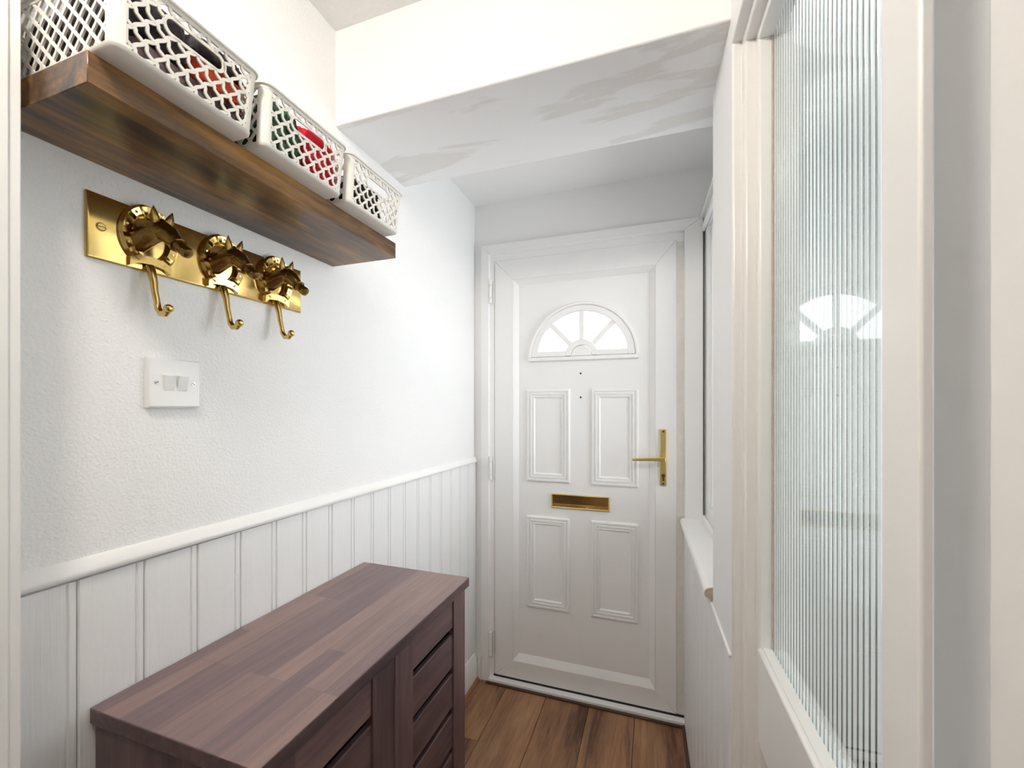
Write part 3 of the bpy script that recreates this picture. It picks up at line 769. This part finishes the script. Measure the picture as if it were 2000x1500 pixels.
def horse():
    mb = MB()
    spine = [(0.004, -0.015, -0.006), (0.014, -0.012, -0.001), (0.026, -0.008, 0.006), (0.036, -0.003, 0.011), (0.045, 0.001, 0.0115), (0.053, 0.005, 0.005), (0.060, 0.008, -0.004), (0.067, 0.011, -0.0125), (0.073, 0.0135, -0.0185), (0.079, 0.0155, -0.0235), (0.082, 0.0165, -0.026), (0.0832, 0.0168, -0.027)]
    rad = [0.0185, 0.0172, 0.0160, 0.0160, 0.0165, 0.0155, 0.0124, 0.0098, 0.0094, 0.0100, 0.0085, 0.0045]
    mb.tube(spine, rad, 18, up=(0, 1, 0), flat=1.0)
    for sy in (-1, 1):
        e0 = Vector((0.040, 0.000 + sy * 0.0085, 0.020)); d = Vector((0.005, sy * 0.0060, 0.0290))
        rings = []
        for q in range(6):
            t = q / 5; r = 0.0074 * math.sin(math.pi * (0.30 + 0.70 * t)) + 0.0003; c = e0 + d * t
            rings.append([c + Vector((math.cos(u) * r * 0.5, math.sin(u) * r, 0)) for u in (2 * math.pi * k / 10 for k in range(10))])
        mb.loft(rings)
        c = Vector((0.0515, 0.004 + sy * 0.0145, 0.0085)); rg = []      # eye
        for q in range(1, 6):
            a = math.pi * q / 6; rg.append([c + Vector((math.sin(a) * math.cos(u), math.cos(a), math.sin(a) * math.sin(u))) * 0.0034 for u in (2 * math.pi * k / 8 for k in range(8))])
        mb.loft(rg)
        c = Vector((0.0795, 0.0145 + sy * 0.0078, -0.0205)); rg = []     # nostril swell
        for q in range(1, 6):
            a = math.pi * q / 6; rg.append([c + Vector((math.sin(a) * math.cos(u), math.cos(a), math.sin(a) * math.sin(u))) * 0.0030 for u in (2 * math.pi * k / 8 for k in range(8))])
        mb.loft(rg)
    # mane ridge, cheek strap
    mb.tube([(0.010, -0.008, 0.019), (0.022, -0.005, 0.025), (0.034, -0.001, 0.0305), (0.042, 0.002, 0.0315)], [0.0035, 0.0042, 0.0040, 0.0025], 8, up=(0, 1, 0))
    ring = [Vector((0.0665, 0.0098, -0.0115)) + (Vector((0, 1, 0)) * math.cos(u) + Vector((0.72, 0.1, 0.68)).normalized() * math.sin(u)) * 0.0118 for u in (2 * math.pi * k / 18 for k in range(19))]
    mb.tube(ring, 0.0014, 6)
    return mb
MP, MS, MH = prong().mesh('hook'), shoe().mesh('horseshoe'), horse().mesh('horse_head')
MP.materials.append(M_BRASS); MS.materials.append(M_BRASS); MH.materials.append(M_BRASSD)
for yc in (0.476, 0.604, 0.7285):
    h = bpy.data.objects.new('hook', MP); COL.objects.link(h); h.parent = rack; h.location = (0, yc - 0.60, 0)
    for nm, me in (('horseshoe', MS), ('horse_head', MH)):
        o = bpy.data.objects.new(nm, me); COL.objects.link(o); o.parent = h

# ------------------------------------------------------------------ light switch
sw = thing('light_switch', 'white square double light switch below the coat rack', 'light switch', (0.0, 0.516, 1.353))
mb = MB(); mb.loft([[(0.0, 0.473, 1.3085), (0.0, 0.561, 1.3085), (0.0, 0.561, 1.3965), (0.0, 0.473, 1.3965)],
                    [(0.008, 0.473, 1.3085), (0.008, 0.561, 1.3085), (0.008, 0.561, 1.3965), (0.008, 0.473, 1.3965)],
                    [(0.011, 0.4755, 1.311), (0.011, 0.5585, 1.311), (0.011, 0.5585, 1.394), (0.011, 0.4755, 1.394)]])
obj('face_plate', mb, M_PLASTIC, sw, bevel=0.001)
for y0 in (0.4975, 0.5195):
    mb = MB(); mb.hexa([(0.0105, y0, 1.3395), (0.0118, y0, 1.3395), (0.0118, y0 + 0.0165, 1.3395), (0.0105, y0 + 0.0165, 1.3395),
                        (0.0105, y0, 1.3665), (0.0178, y0, 1.3665), (0.0178, y0 + 0.0165, 1.3665), (0.0105, y0 + 0.0165, 1.3665)])
    obj('rocker', mb, M_PLASTIC, sw, bevel=0.0008)
for yc, ang in ((0.486, 0.5), (0.5475, -0.8)):
    so = obj('screw', MB().tube([(0.0102, yc, 1.3530), (0.0117, yc, 1.3530)], 0.0036, 14), M_STEEL, sw)
    c, s_ = math.cos(ang), math.sin(ang)
    mb = MB(); pp = [(-0.003, -0.0005), (0.003, -0.0005), (0.003, 0.0005), (-0.003, 0.0005)]
    mb.prism([(a * c - b * s_, a * s_ + b * c) for a, b in pp], lambda a, b, d: (0.0112 + d, yc + a, 1.353 + b), 0, 0.0008); child2('slot', mb, M_BLACK, so)

# ------------------------------------------------------------------ lamp over the doorway (seen only as a highlight on the door)
lp = thing('ceiling_lamp_offscreen', 'lit round glass ceiling lamp above the doorway', 'lamp', (0.46, -0.08, HC))
mb = MB(); mb.tube([(0.46, -0.08, HC - 0.022), (0.46, -0.08, HC)], 0.06, 24); obj('ceiling_rose', mb, M_GLOSS, lp)
rg = []
for q in range(1, 14):
    a = math.pi * q / 14; rg.append([(0.46 + 0.075 * math.sin(a) * math.cos(u), -0.08 + 0.075 * math.sin(a) * math.sin(u), HC - 0.09 + 0.075 * math.cos(a)) for u in (2 * math.pi * k / 24 for k in range(24))])
obj('globe_offscreen', MB().loft(rg), M_LAMP, lp)

# ------------------------------------------------------------------ outside the front door
struct('ground', bx(-3, 5, 2.0, 7, -0.12, -0.04), M_PAVE, 'grey paved ground outside the front door', 'ground')

random.seed(11)
hb = bmesh.new()
for q in range(420):
    p = Vector((random.gauss(0, 0.42), random.gauss(0, 0.30), abs(random.gauss(0.85, 0.42))))
    a = Vector((random.uniform(-1, 1), random.uniform(-1, 1), random.uniform(-0.3, 1))).normalized() * 0.09; b = a.orthogonal().normalized() * 0.035
    vs_ = [hb.verts.new(p - a), hb.verts.new(p + b), hb.verts.new(p + a), hb.verts.new(p - b)]; hb.faces.new(vs_)
me = bpy.data.meshes.new('shrub'); hb.to_mesh(me); hb.free(); me.materials.append(M_LEAF)
o = bpy.data.objects.new('shrub', me); COL.objects.link(o); o.location = (1.15, 4.2, -0.04)
tag(o, 'green garden shrub outside seen through the fanlight glass', 'shrub')
